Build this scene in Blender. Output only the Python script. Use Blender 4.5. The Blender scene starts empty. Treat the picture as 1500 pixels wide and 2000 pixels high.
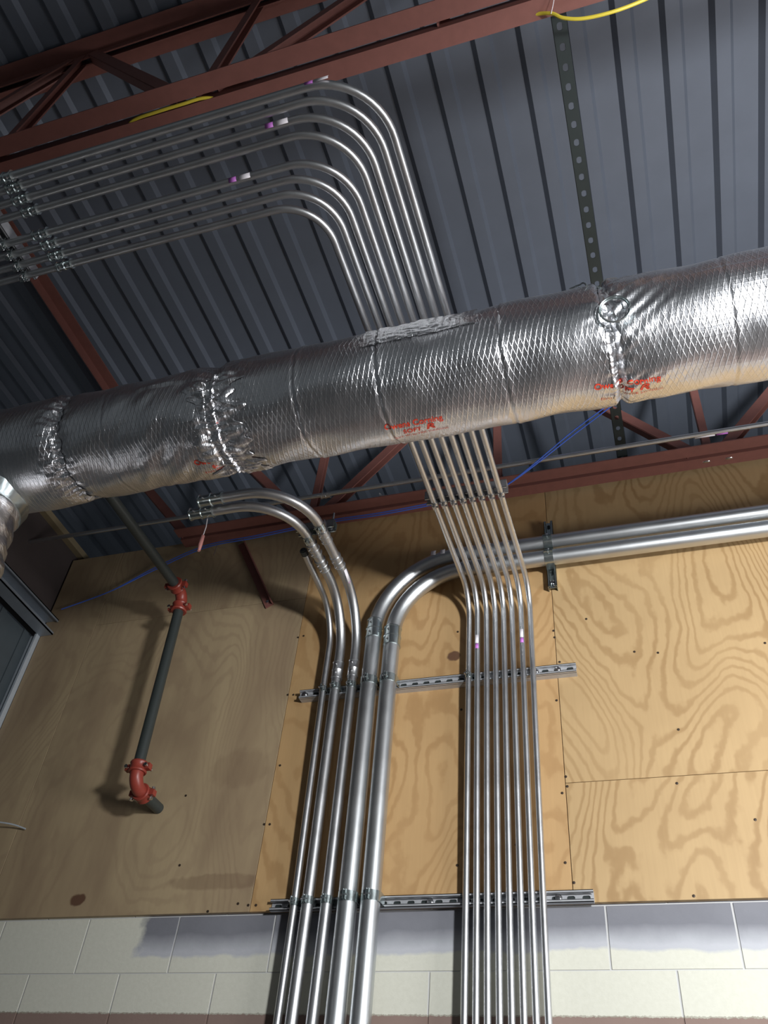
import bpy, bmesh, math, random
from mathutils import Vector, Matrix
random.seed(7)
PI = math.pi
scene = bpy.context.scene
COL = scene.collection

# ------------------------------------------------------------------ camera
H = 1.525                      # eye height above the floor; all lengths below are metres relative to the eye
F = 1675.0                     # focal length in pixels of the 1500x2000 frame
RM = Matrix(((0.9531, 0.1481, 0.2641), (0.2922, -0.6784, -0.6741), (0.0794, 0.7196, -0.6898)))
D = 3.08                       # distance to the back wall
cam_d = bpy.data.cameras.new('camera')
cam = bpy.data.objects.new('camera', cam_d)
COL.objects.link(cam)
cam_d.sensor_fit = 'VERTICAL'
cam_d.sensor_height = 36.0
cam_d.lens = F / 2000.0 * 36.0
cam_d.clip_start = 0.02
q = RM.to_quaternion()
cam.rotation_mode = 'QUATERNION'
cam.rotation_quaternion = q
cam.location = (0, 0, H)
scene.camera = cam

# ------------------------------------------------------------------ light and exposure
scene.view_settings.view_transform = 'Standard'
scene.view_settings.look = 'None'
scene.view_settings.gamma = 1.0
scene.view_settings.use_curve_mapping = False
scene.view_settings.exposure = 0.0
world = bpy.data.worlds.new('world')
scene.world = world
world.use_nodes = True
wb = world.node_tree.nodes['Background']
wb.inputs[0].default_value = (0.72, 0.80, 0.86, 1)
wb.inputs[1].default_value = 0.092


def spot(name, loc, target, energy, size, color, angle=110, blend=0.9):
    l = bpy.data.lights.new(name, 'SPOT')
    l.energy = energy
    l.shadow_soft_size = size
    l.color = color
    l.spot_size = math.radians(angle)
    l.spot_blend = blend
    o = bpy.data.objects.new(name, l)
    COL.objects.link(o)
    o.location = (loc[0], loc[1], loc[2] + H)
    o.rotation_euler = (Vector(target) - Vector(loc)).to_track_quat('-Z', 'Y').to_euler()
    return o


def area(name, loc, target, energy, sx, sy, color):
    l = bpy.data.lights.new(name, 'AREA')
    l.shape = 'RECTANGLE'
    l.size = sx
    l.size_y = sy
    l.energy = energy
    l.color = color
    o = bpy.data.objects.new(name, l)
    COL.objects.link(o)
    o.location = (loc[0], loc[1], loc[2] + H)
    o.rotation_euler = (Vector(target) - Vector(loc)).to_track_quat('-Z', 'Y').to_euler()
    return o


spot('work_light', (1.55, -0.05, 1.25), (1.2, 3.08, 1.75), 680, 0.16, (0.96, 0.98, 1.0), 142, 1.0)
area('right_fill_light', (3.3, 1.2, 0.3), (0.4, 3.0, 3.0), 105, 1.2, 1.2, (0.98, 0.97, 0.97))  # added unseen fill from the lower right, brightens the wall joist behind the duct


# ------------------------------------------------------------------ pixel rays -> points in the room
def ray(x, y):
    return RM @ Vector((x - 750.0, -(y - 1000.0), -F))


def onY(x, y, Y):
    r = ray(x, y)
    return r * (Y / r.y)


def onZ(x, y, Z):
    r = ray(x, y)
    return r * (Z / r.z)


# ------------------------------------------------------------------ node helpers
class NT:
    def __init__(self, name):
        self.m = bpy.data.materials.new(name)
        self.m.use_nodes = True
        self.t = self.m.node_tree
        self.b = self.t.nodes['Principled BSDF']

    def n(self, typ, **kw):
        nd = self.t.nodes.new(typ)
        for k, v in kw.items():
            setattr(nd, k, v)
        return nd

    def l(self, a, b):
        self.t.links.new(a, b)

    def math(self, op, a, b=None, c=None, clamp=False):
        nd = self.n('ShaderNodeMath', operation=op)
        nd.use_clamp = clamp
        for i, v in enumerate((a, b, c)):
            if v is None:
                continue
            if isinstance(v, (int, float)):
                nd.inputs[i].default_value = v
            else:
                self.l(v, nd.inputs[i])
        return nd.outputs[0]

    def mix(self, f, a, b):
        nd = self.n('ShaderNodeMix', data_type='RGBA')
        for s, v in ((nd.inputs[0], f), (nd.inputs[6], a), (nd.inputs[7], b)):
            if isinstance(v, (int, float)):
                s.default_value = v
            elif isinstance(v, tuple):
                s.default_value = (*v[:3], 1)
            else:
                self.l(v, s)
        return nd.outputs[2]

    def ramp(self, f, stops):
        nd = self.n('ShaderNodeValToRGB')
        cr = nd.color_ramp
        while len(cr.elements) < len(stops):
            cr.elements.new(0.5)
        for e, (p, c) in zip(cr.elements, stops):
            e.position = p
            e.color = (*c, 1) if isinstance(c, tuple) else (c, c, c, 1)
        self.l(f, nd.inputs[0])
        return nd.outputs[0]

    def noise(self, vec, scale, detail=3, rough=0.5, dist=0.0):
        nd = self.n('ShaderNodeTexNoise')
        nd.inputs['Scale'].default_value = scale
        nd.inputs['Detail'].default_value = detail
        nd.inputs['Roughness'].default_value = rough
        nd.inputs['Distortion'].default_value = dist
        if vec is not None:
            self.l(vec, nd.inputs['Vector'])
        return nd.outputs[0]

    def mapping(self, vec, scale=(1, 1, 1), loc=(0, 0, 0)):
        nd = self.n('ShaderNodeMapping')
        nd.inputs['Scale'].default_value = scale
        nd.inputs['Location'].default_value = loc
        self.l(vec, nd.inputs['Vector'])
        return nd.outputs[0]

    def geo(self):
        return self.n('ShaderNodeNewGeometry').outputs['Position']

    def obj(self):
        return self.n('ShaderNodeTexCoord').outputs['Object']

    def bump(self, h, strength, dist=0.01):
        nd = self.n('ShaderNodeBump')
        nd.inputs['Strength'].default_value = strength
        nd.inputs['Distance'].default_value = dist
        self.l(h, nd.inputs['Height'])
        self.l(nd.outputs[0], self.b.inputs['Normal'])
        return nd

    def set(self, **kw):
        for k, v in kw.items():
            s = self.b.inputs[k]
            if isinstance(v, tuple):
                s.default_value = (*v[:3], 1)
            elif isinstance(v, (int, float)):
                s.default_value = v
            else:
                self.l(v, s)


def metal(name, col, rough, scale=40, var=0.15, metallic=1.0, streak=(1, 1, 1)):
    m = NT(name)
    v = m.mapping(m.obj(), streak)
    n = m.noise(v, scale, 4, 0.6)
    m.set(**{'Base Color': m.mix(n, tuple(c * (1 - var) for c in col), tuple(min(1, c * (1 + var)) for c in col)),
             'Metallic': metallic, 'Roughness': m.math('MULTIPLY_ADD', n, 0.16, rough - 0.08)})
    return m.m


def plain(name, col, rough=0.6, metallic=0.0, var=0.12, scale=18):
    m = NT(name)
    n = m.noise(m.obj(), scale, 4, 0.6)
    m.set(**{'Base Color': m.mix(n, tuple(c * (1 - var) for c in col), tuple(min(1, c * (1 + var)) for c in col)),
             'Metallic': metallic, 'Roughness': rough})
    return m.m


M = {}
M['emt'] = metal('galvanised_tube', (0.64, 0.65, 0.66), 0.39, 12, 0.08)
M['emt_big'] = metal('galvanised_heavy_tube', (0.62, 0.64, 0.65), 0.40, 8, 0.06)
M['zinc'] = metal('zinc_plate', (0.50, 0.56, 0.56), 0.22, 40, 0.12, 0.95)
M['strut'] = metal('strut_steel', (0.50, 0.51, 0.53), 0.42, 40, 0.15, 0.45)
M['dark_strut'] = plain('painted_dark_strut', (0.028, 0.036, 0.036), 0.5, 0.3)
M['rod'] = plain('dull_rod_steel', (0.12, 0.125, 0.14), 0.6)
M['deck'] = plain('grey_deck_paint', (0.148, 0.168, 0.208), 0.48, 0.25, 0.1, 6)
M['red'] = plain('red_oxide_primer', (0.22, 0.088, 0.072), 0.55, 0.0, 0.18, 22)
M['black'] = plain('black_pipe_paint', (0.035, 0.042, 0.040), 0.42)
M['sprink'] = plain('orange_red_fitting_paint', (0.27, 0.045, 0.03), 0.38)
M['bolt'] = metal('bolt_steel', (0.75, 0.75, 0.76), 0.2)
M['blue'] = plain('blue_cable_jacket', (0.07, 0.16, 0.66), 0.4)
M['yellow'] = plain('yellow_cable_jacket', (0.75, 0.60, 0.06), 0.45)
M['white'] = plain('white_label_paper', (0.82, 0.78, 0.82), 0.5, 0, 0.05)
M['pink'] = plain('magenta_label_paper', (0.55, 0.18, 0.62), 0.5)
M['print'] = plain('orange_red_ink', (0.62, 0.05, 0.022), 0.5)
M['screw'] = plain('dark_screw_head', (0.05, 0.035, 0.025), 0.5, 0.4)
M['concrete'] = plain('grey_concrete', (0.30, 0.29, 0.28), 0.8, 0, 0.15, 3)
M['trimwhite'] = plain('pale_trim_metal', (0.5, 0.55, 0.6), 0.4, 0.3)
M['olive'] = plain('unfinished_lumber', (0.24, 0.19, 0.11), 0.7)
M['beam'] = metal('stud_steel', (0.33, 0.37, 0.42), 0.5, 20, 0.15, 0.6)
M['sidewall_up'] = plain('dark_brown_board', (0.055, 0.042, 0.04), 0.8)
M['sidewall_low'] = plain('dark_bluish_siding', (0.06, 0.075, 0.085), 0.55)
M['tan'] = plain('faded_red_tape', (0.45, 0.20, 0.18), 0.5)


def foil_mat(name='foil_scrim_jacket', scrim=True):
    m = NT(name)
    uv = m.n('ShaderNodeUVMap').outputs[0]          # u = length along the duct, v = arc length (metres)
    sep = m.n('ShaderNodeSeparateXYZ')
    m.l(uv, sep.inputs[0])
    u, v = sep.outputs[0], sep.outputs[1]
    wob = m.noise(uv, 9.0, 3, 0.6)

    def thread(k, pitch, width):
        t = m.math('ADD', u, m.math('MULTIPLY', v, k))
        t = m.math('ADD', t, m.math('MULTIPLY', wob, 0.012))
        t = m.math('DIVIDE', t, pitch)
        fr = m.math('ABSOLUTE', m.math('SUBTRACT', m.math('FRACT', t), 0.5))
        return m.math('SUBTRACT', 1.0, m.math('SMOOTH_MIN', m.math('DIVIDE', fr, width), 1.0, 0.3))
    th = m.math('ADD', thread(0.30, 0.0165, 0.12), m.math('MULTIPLY', thread(-0.34, 0.0165, 0.12), 0.7))
    # lengthwise threads, fainter
    t3 = m.math('DIVIDE', m.math('ADD', v, m.math('MULTIPLY', wob, 0.01)), 0.0127)
    t3 = m.math('ABSOLUTE', m.math('SUBTRACT', m.math('FRACT', t3), 0.5))
    t3 = m.math('MULTIPLY', m.math('SUBTRACT', 1.0, m.math('SMOOTH_MIN', m.math('DIVIDE', t3, 0.2), 1.0, 0.3)), 0.18)
    patch = m.ramp(m.noise(uv, 3.4, 2, 0.5), [(0.36, 0.25), (0.6, 1.0)])
    st = m.n('ShaderNodeMapping')
    st.inputs['Scale'].default_value = (38, 9, 1)
    m.l(uv, st.inputs['Vector'])
    crinkle = m.noise(st.outputs[0], 1.0, 5, 0.62, 0.6)
    fine = m.noise(uv, 130.0, 3, 0.6)
    h = m.math('MULTIPLY', m.math('ADD', th, t3), patch) if scrim else 0.0
    hh = m.math('MULTIPLY', h, 0.75) if scrim else 0.0
    hh = m.math('ADD', hh, m.math('MULTIPLY', crinkle, 2.0 if scrim else 3.2))
    hh = m.math('ADD', hh, m.math('MULTIPLY', fine, 0.07))
    m.bump(hh, 0.55, 0.0022 if scrim else 0.004)
    m.set(**{'Base Color': m.mix(fine, (0.66, 0.67, 0.70), (0.86, 0.86, 0.88)), 'Metallic': 1.0,
             'Roughness': m.math('MULTIPLY_ADD', fine, 0.08, 0.27)})
    return m.m


M['foil'] = foil_mat()
M['foiltape'] = foil_mat('crumpled_foil_tape', False)


def ply_mat(name, base, dark, seed, knots=(), contrast=0.75, stain=0.0):
    m = NT(name)
    p = m.geo()
    v = m.mapping(p, (1.0, 1.0, 0.42), (seed * 3.1, 0, seed * 1.7))
    f = m.noise(v, 1.7, 1.7, 0.42, 0.5)
    wob = m.noise(m.mapping(p, (1, 1, 0.8), (seed, 0, 0)), 24.0, 2, 0.5)
    mid = m.noise(m.mapping(p, (1.5, 1, 0.7), (seed, 0, 3)), 7.0, 2, 0.55)
    g = m.math('MULTIPLY', m.math('ADD', m.math('ADD', f, m.math('MULTIPLY', mid, 0.045)), m.math('MULTIPLY', wob, 0.016)), 190.0)
    s = m.math('MULTIPLY_ADD', m.math('SINE', g), 0.5, 0.5)
    band = m.ramp(s, [(0.42, 0.0), (0.66, 0.22), (0.88, 0.85), (1.0, 1.0)])
    # vary how strong the figure reads
    am = m.ramp(m.noise(m.mapping(p, (1, 1, 0.5), (0, 0, seed)), 2.6, 2, 0.5), [(0.3, 0.35), (0.62, 1.0)])
    band = m.math('MULTIPLY', m.math('MULTIPLY', band, am), contrast)
    fib = m.noise(m.mapping(p, (90, 90, 3.2), (seed, 0, 0)), 1.0, 3, 0.6)
    blot = m.noise(m.mapping(p, (2.6, 1, 0.75), (seed, 0, 0)) if stain else p, 1.3, 4, 0.6, 0.4 if stain else 0.0)
    c = m.mix(band, base, dark)
    c = m.mix(m.math('MULTIPLY', fib, 0.22), c, tuple(x * 0.72 for x in dark))
    c = m.mix(m.math('MULTIPLY', m.ramp(blot, [(0.38, 0.0), (0.68, 1.0)]), 0.28 + stain), c, tuple(x * 0.85 for x in dark))
    sep = m.n('ShaderNodeSeparateXYZ')
    m.l(p, sep.inputs[0])
    for kk in knots:
        kx, kz, rx, rz = kk[:4]
        ks = kk[4] if len(kk) > 4 else 0.92
        dx = m.math('DIVIDE', m.math('SUBTRACT', sep.outputs[0], kx), rx)
        dz = m.math('DIVIDE', m.math('SUBTRACT', sep.outputs[2], kz + H), rz)
        d2 = m.math('ADD', m.math('MULTIPLY', dx, dx), m.math('MULTIPLY', dz, dz))
        d2 = m.math('ADD', d2, m.math('MULTIPLY', m.math('SUBTRACT', wob, 0.5), 1.2))
        msk = m.ramp(d2, [(0.55, ks), (1.0, 0.0)])
        c = m.mix(msk, c, (0.10, 0.045, 0.025))
    m.set(**{'Base Color': c, 'Roughness': 0.62})
    m.bump(fib, 0.15, 0.001)
    return m.m


def cmu_mat(name, mortar=False):
    m = NT(name)
    p = m.geo()
    sep = m.n('ShaderNodeSeparateXYZ')
    m.l(p, sep.inputs[0])
    x, z = sep.outputs[0], sep.outputs[2]
    n1 = m.noise(p, 7.0, 4, 0.6)
    n2 = m.noise(p, 60.0, 3, 0.6)
    cream = m.mix(n2, (0.58, 0.575, 0.485), (0.67, 0.665, 0.575))
    grey = m.mix(n1, (0.155, 0.158, 0.18), (0.215, 0.22, 0.245))
    pale = (0.46, 0.47, 0.50)
    zz = m.math('ADD', z, m.math('MULTIPLY', m.math('SUBTRACT', n1, 0.5), 0.05))
    # grey overspray under the plywood, fading to white primer, then the cream paint
    edge = m.ramp(m.math('DIVIDE', m.math('SUBTRACT', zz, 0.925 + H), 0.22), [(0.16, 0.0), (0.21, 1.0)])
    gmask = m.ramp(m.math('DIVIDE', m.math('SUBTRACT', zz, 0.925 + H), 0.22), [(0.26, 0.0), (0.55, 1.0)])
    over = m.mix(gmask, pale, grey)
    # right of the painted corner only
    xm = m.math('ADD', x, m.math('MULTIPLY', m.math('SUBTRACT', m.noise(p, 14.0, 3, 0.6), 0.5), 0.12))
    xmask = m.ramp(m.math('MULTIPLY_ADD', m.math('ADD', xm, 2.03), 1.0, 0.5), [(0.48, 0.0), (0.52, 1.0)])
    c = m.mix(m.math('MULTIPLY', edge, xmask), cream, over)
    # brown dado paint with a ragged edge
    rag = m.math('ADD', z, m.math('MULTIPLY', m.math('SUBTRACT', m.noise(p, 70.0, 4, 0.7), 0.5), 0.016))
    brown = m.mix(n1, (0.225, 0.155, 0.13), (0.27, 0.19, 0.16))
    bm_ = m.math('LESS_THAN', rag, 0.772 + H)
    c = m.mix(bm_, c, brown)
    grime = m.math('MULTIPLY', m.math('LESS_THAN', m.math('ABSOLUTE', m.math('SUBTRACT', rag, 0.774 + H)), 0.0022), n1)
    c = m.mix(grime, c, (0.12, 0.09, 0.05))
    if mortar:
        c = m.mix(m.math('GREATER_THAN', z, 0.775 + H), c, (0.55, 0.55, 0.54))
    m.set(**{'Base Color': c, 'Roughness': 0.75})
    m.bump(n2, 0.25, 0.002)
    return m.m


M['cmu'] = cmu_mat('painted_block')
M['mortar'] = cmu_mat('painted_joint', True)


# ------------------------------------------------------------------ mesh helpers
def box(bm, x0, x1, y0, y1, z0, z1):
    v = [bm.verts.new((x, y, z)) for x in (x0, x1) for y in (y0, y1) for z in (z0, z1)]
    for f in ((0, 1, 3, 2), (4, 6, 7, 5), (0, 4, 5, 1), (2, 3, 7, 6), (0, 2, 6, 4), (1, 5, 7, 3)):
        bm.faces.new([v[i] for i in f])


def basis(a, hint=None):
    a = Vector(a).normalized()
    h = Vector(hint) if hint is not None else (Vector((0, 0, 1)) if abs(a.z) < 0.9 else Vector((1, 0, 0)))
    u = (h - a * h.dot(a)).normalized()
    return a, u, a.cross(u)


def obox(bm, c, ax, hx, ay, hy, az, hz):
    c, ax, ay, az = Vector(c), Vector(ax), Vector(ay), Vector(az)
    v = [bm.verts.new(c + ax * (i * hx) + ay * (j * hy) + az * (k * hz)) for i in (-1, 1) for j in (-1, 1) for k in (-1, 1)]
    for f in ((0, 1, 3, 2), (4, 6, 7, 5), (0, 4, 5, 1), (2, 3, 7, 6), (0, 2, 6, 4), (1, 5, 7, 3)):
        bm.faces.new([v[i] for i in f])


def rings(bm, rows, close=True, cap=True):
    vs = [[bm.verts.new(p) for p in r] for r in rows]
    n = len(vs[0])
    for a, b in zip(vs, vs[1:]):
        for i in range(n if close else n - 1):
            j = (i + 1) % n
            bm.faces.new((a[i], a[j], b[j], b[i]))
    if cap and close:
        bm.faces.new(list(reversed(vs[0])))
        bm.faces.new(vs[-1])
    return vs


def path(pts, rads):
    """polyline with rounded corners"""
    pts = [Vector(p) for p in pts]
    if isinstance(rads, (int, float)):
        rads = [rads] * (len(pts) - 2)
    out = [pts[0]]
    for i in range(1, len(pts) - 1):
        p, a, b = pts[i], (pts[i - 1] - pts[i]).normalized(), (pts[i + 1] - pts[i]).normalized()
        ang = PI - a.angle(b)
        if ang < 1e-3 or rads[i - 1] <= 0:
            out.append(p)
            continue
        r = rads[i - 1]
        t = r * math.tan(ang / 2)
        c = p + (a + b).normalized() * (r / math.cos(ang / 2))
        p0 = p + a * t
        e1 = (p0 - c).normalized()
        ax = e1.cross((p + b * t) - c).normalized()
        n = max(4, int(ang / (PI / 2) * 14))
        for k in range(n + 1):
            out.append(c + Matrix.Rotation(ang * k / n, 3, ax) @ e1 * r)
    out.append(pts[-1])
    return out


def tube(bm, pts, r, n=16, cap=True):
    pts = [Vector(p) for p in pts]
    a = (pts[1] - pts[0]).normalized()
    _, u, _ = basis(a)
    rows = []
    for i, p in enumerate(pts):
        if i == 0:
            d = pts[1] - pts[0]
        elif i == len(pts) - 1:
            d = pts[-1] - pts[-2]
        else:
            d = (pts[i + 1] - pts[i]).normalized() + (pts[i] - pts[i - 1]).normalized()
        d.normalize()
        u = (u - d * u.dot(d)).normalized()
        w = d.cross(u)
        rr = r[i] if isinstance(r, (list, tuple)) else r
        rows.append([p + (u * math.cos(2 * PI * k / n) + w * math.sin(2 * PI * k / n)) * rr for k in range(n)])
    rings(bm, rows, True, cap)


def lathe(bm, c, a, prof, n=20, hint=None):
    """prof: (distance along axis, radius)"""
    a, u, w = basis(a, hint)
    c = Vector(c)
    rows = [[c + a * t + (u * math.cos(2 * PI * k / n) + w * math.sin(2 * PI * k / n)) * r for k in range(n)] for t, r in prof]
    rings(bm, rows)


ORIG = {}


def thing(name, label, cat, loc, group=None):
    o = bpy.data.objects.new(name, None)
    o.empty_display_size = 0.05
    COL.objects.link(o)
    o.location = (loc[0], loc[1], loc[2] + H)
    ORIG[o] = Vector(loc)
    o['label'] = label
    o['category'] = cat
    if group:
        o['group'] = group
    return o


def obj(name, bm, mat, parent=None, smooth=False, origin=None):
    root = parent
    off = Vector((0, 0, 0))
    if parent is not None:
        off = ORIG[parent]
    else:
        if origin is None:
            xs = [v.co for v in bm.verts]
            mn = Vector([min(c[i] for c in xs) for i in range(3)])
            mx = Vector([max(c[i] for c in xs) for i in range(3)])
            origin = Vector(((mn.x + mx.x) / 2, (mn.y + mx.y) / 2, mn.z))
        off = Vector(origin)
    bmesh.ops.translate(bm, verts=bm.verts, vec=-off)
    bmesh.ops.recalc_face_normals(bm, faces=bm.faces)
    me = bpy.data.meshes.new(name)
    bm.to_mesh(me)
    bm.free()
    mats = mat if isinstance(mat, (list, tuple)) else [mat]
    for mm in mats:
        me.materials.append(mm)
    if smooth:
        for p in me.polygons:
            p.use_smooth = True
        me.set_sharp_from_angle(angle=math.radians(38))
    o = bpy.data.objects.new(name, me)
    COL.objects.link(o)
    ORIG[o] = off.copy()
    if parent is None:
        o.location = (off.x, off.y, off.z + H)
    else:
        o.parent = parent
    return o


def tag(o, label=None, cat=None, group=None, kind=None):
    if label:
        o['label'] = label
    if cat:
        o['category'] = cat
    if group:
        o['group'] = group
    if kind:
        o['kind'] = kind
    return o


def B():
    return bmesh.new()


# ================================================================== the setting
bm = B()
box(bm, -7, 6, -5, 8, -H - 0.1, -H)
tag(obj('floor', bm, M['concrete']), kind='structure')

# corrugated roof deck: ribs run towards the back wall
bm = B()
ZD = 4.2
pitch = 0.2031
X0 = -0.125
rows = []
prof = []
k0, k1 = -32, 24
for k in range(k0, k1):
    x = X0 + k * pitch
    prof += [(x - 0.010, ZD + 0.028), (x + 0.014, ZD), (x + 0.074, ZD), (x + 0.090, ZD + 0.028)]
top = [(x, z + 0.0012) for x, z in reversed(prof)]
ring = prof + [(prof[-1][0], prof[-1][1] + 0.0012)] + top[1:-1] + [(prof[0][0], prof[0][1] + 0.0012)]
for y in (-3.6, 7.5):
    rows.append([Vector((x, y, z)) for x, z in ring])
rings(bm, rows, True, False)
tag(obj('ceiling', bm, M['deck']), kind='structure')

# block wall: courses 203 mm, blocks 406 mm, recessed joints
bm = B()
ZP = 1.114                     # bottom edge of the plywood
YC = D + 0.019                 # face of the blocks
course = 0.2032
ztop = 3.13
r0 = int((0.908 + H) // course) + 1
zrow = 0.908 - 12 * course
row = 0
while zrow < ztop:
    if zrow + course > -H:
        sh = -0.2526 if (row % 2 == 0) else -0.0495
        x = sh - 0.4064 * 9
        while x < 4.0:
            x0, x1 = max(x + 0.004, -3.16), min(x + 0.4024, 4.0)
            if x1 - x0 > 0.02:
                box(bm, x0, x1, YC, YC + 0.19, max(zrow + 0.0022, -H), min(zrow + course - 0.0022, ztop))
            x += 0.4064
    zrow += course
    row += 1
w = obj('wall_back', bm, M['cmu'])
tag(w, kind='structure')
bm = B()
box(bm, -3.16, 4.0, YC + 0.0035, YC + 0.186, -H, ztop)
obj('mortar', bm, M['mortar'], w)

# side wall at the left: dark board above a steel header, bluish siding below, seen edge-on
bm = B()
box(bm, -3.30, -3.15, 0.2, D + 0.2, 2.70, 3.20)
wl = obj('wall_left', bm, M['sidewall_up'])
tag(wl, kind='structure')
bm = B()
box(bm, -3.34, -3.19, 0.2, D + 0.2, -H, 2.60)
for i in range(14):
    box(bm, -3.19, -3.183, 0.4 + i * 0.2, 0.44 + i * 0.2, -H, 2.60)
obj('siding', bm, M['sidewall_low'], wl)
bm = B()
box(bm, -3.19, -3.138, D - 0.012, D + 0.0, 0.4, 2.60)
box(bm, -3.150, -3.138, D - 0.03, D - 0.012, 0.4, 2.60)
tag(obj('trim_1', bm, M['trimwhite']), kind='structure')

# ------------------------------------------------------------------ plywood panels
YP = D


def panel(x0, x1, z0, z1, mat, label, screws=()):
    bm = B()
    box(bm, x0 + 0.0012, x1 - 0.0012, YP, YP + 0.0185, z0 + 0.001, z1 - 0.001)
    bmesh.ops.bevel(bm, geom=[e for e in bm.edges if abs(e.verts[0].co.y - YP) < 1e-4 and abs(e.verts[1].co.y - YP) < 1e-4],
                    offset=0.0008, segments=1, affect='EDGES')
    o = obj('plywood_panel', bm, mat)
    tag(o, label, 'plywood')
    for (sx, sz) in screws:
        b2 = B()
        lathe(b2, (sx, YP + 0.001, sz), (0, -1, 0), [(0, 0.0055), (0.0025, 0.005), (0.003, 0.002)], 10)
        obj('screw', b2, M['screw'], o)
    return o


def px_scr(lst):
    return [(onY(x, y, YP).x, onY(x, y, YP).z) for x, y in lst]


base_r, dark_r = (0.50, 0.345, 0.172), (0.31, 0.185, 0.075)
base_m, dark_m = (0.52, 0.335, 0.155), (0.33, 0.18, 0.068)
base_l, dark_l = (0.43, 0.33, 0.195), (0.27, 0.185, 0.115)
kn = onY(886, 1281, YP)
kn2 = onY(152, 1757, YP)
st1 = onY(425, 1722, YP)
st2 = onY(470, 1500, YP)
seam = -0.355
m_up = ply_mat('plywood_face_bold_figure', base_r, dark_r, 2.0)
m_lo = ply_mat('plywood_face_bold_figure_lower', base_r, dark_r, 5.3)
m_mid = ply_mat('plywood_face_warm', base_m, dark_m, 8.1, [(kn.x, kn.z, 0.034, 0.028)], 0.55)
m_left = ply_mat('plywood_face_stained', base_l, dark_l, 11.7, [(kn2.x, kn2.z, 0.04, 0.028), (st1.x, st1.z, 0.26, 0.034, 0.30), (st2.x, st2.z, 0.16, 0.10, 0.18)], 0.34, 0.42)
m_left2 = ply_mat('plywood_face_grimy', base_l, dark_l, 15.2, [], 0.35, 0.45)
panel(seam, 0.865, 1.553, 3.15, m_up, 'upper right plywood sheet with bold wavy grain behind the pair of horizontal conduits',
      px_scr([(1285, 1275), (1239, 1273), (1081, 1232), (1145, 1209), (1105, 1517), (1494, 1256), (1083, 1245)]))
panel(seam, 0.865, ZP, 1.553, m_lo, 'low right plywood sheet with cathedral grain just above the grey block course',
      px_scr([(1108, 1536), (1322, 1530), (1098, 1549), (1104, 1685), (1121, 1724), (1355, 1750), (1475, 1601), (1325, 1425)]))
panel(seam - 1.22, seam, ZP, 3.15, m_mid, 'middle plywood sheet with a dark knot behind the vertical conduits',
      px_scr([(1093, 1293), (1087, 1368), (894, 1234), (901, 1386), (562, 1357), (573, 1357), (893, 1690), (1008, 1650), (582, 1245), (593, 1242)]))
panel(seam - 2.44, seam - 1.22, ZP, 2.63, m_left, 'stained plywood sheet with a low oval knot behind the sprinkler pipe',
      px_scr([(406, 1780), (465, 1765), (485, 1768), (500, 1768), (351, 1690), (363, 1554), (547, 1495), (516, 1610), (527, 1610)]))
panel(seam - 2.44, seam - 1.22, 2.63, 3.15, m_left2, 'dim plywood strip above the stained sheet, under the joist end', ())
panel(-3.137, seam - 2.44, ZP, 3.15, m_left2, 'narrow dark plywood sheet in the left corner against the side wall', ())

# ------------------------------------------------------------------ header and lumber at the left corner
bm = B()
for (x0, x1, z0, z1) in ((-3.145, -3.140, 2.60, 2.70), (-3.145, -3.055, 2.60, 2.606), (-3.145, -3.055, 2.694, 2.70),
                         (-3.061, -3.055, 2.60, 2.615), (-3.061, -3.055, 2.685, 2.70)):
    box(bm, x0, x1, 0.3, D - 0.002, z0, z1)
tag(obj('steel_header', bm, M['beam']), 'grey steel channel header running into the left corner of the plywood wall', 'steel channel')
bm = B()
box(bm, -3.20, -3.11, 0.3, D + 0.15, 3.20, 3.24)
tag(obj('wood_plate', bm, M['olive']), 'olive brown lumber plate along the top of the dark left wall', 'lumber')


# ------------------------------------------------------------------ steel joists
def angle_bar(bm, x0, x1, yb, side, z, leg, up, t=0.006):
    """horizontal leg at z, vertical leg from z in direction up, heel at y=yb, toe at yb+side*leg"""
    ya, yc = sorted((yb, yb + side * leg))
    box(bm, x0, x1, ya, yc, min(z, z + up * t), max(z, z + up * t))
    ya, yc = sorted((yb, yb + side * t))
    box(bm, x0, x1, ya, yc, min(z + up * t, z + up * leg), max(z + up * t, z + up * leg))


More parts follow.
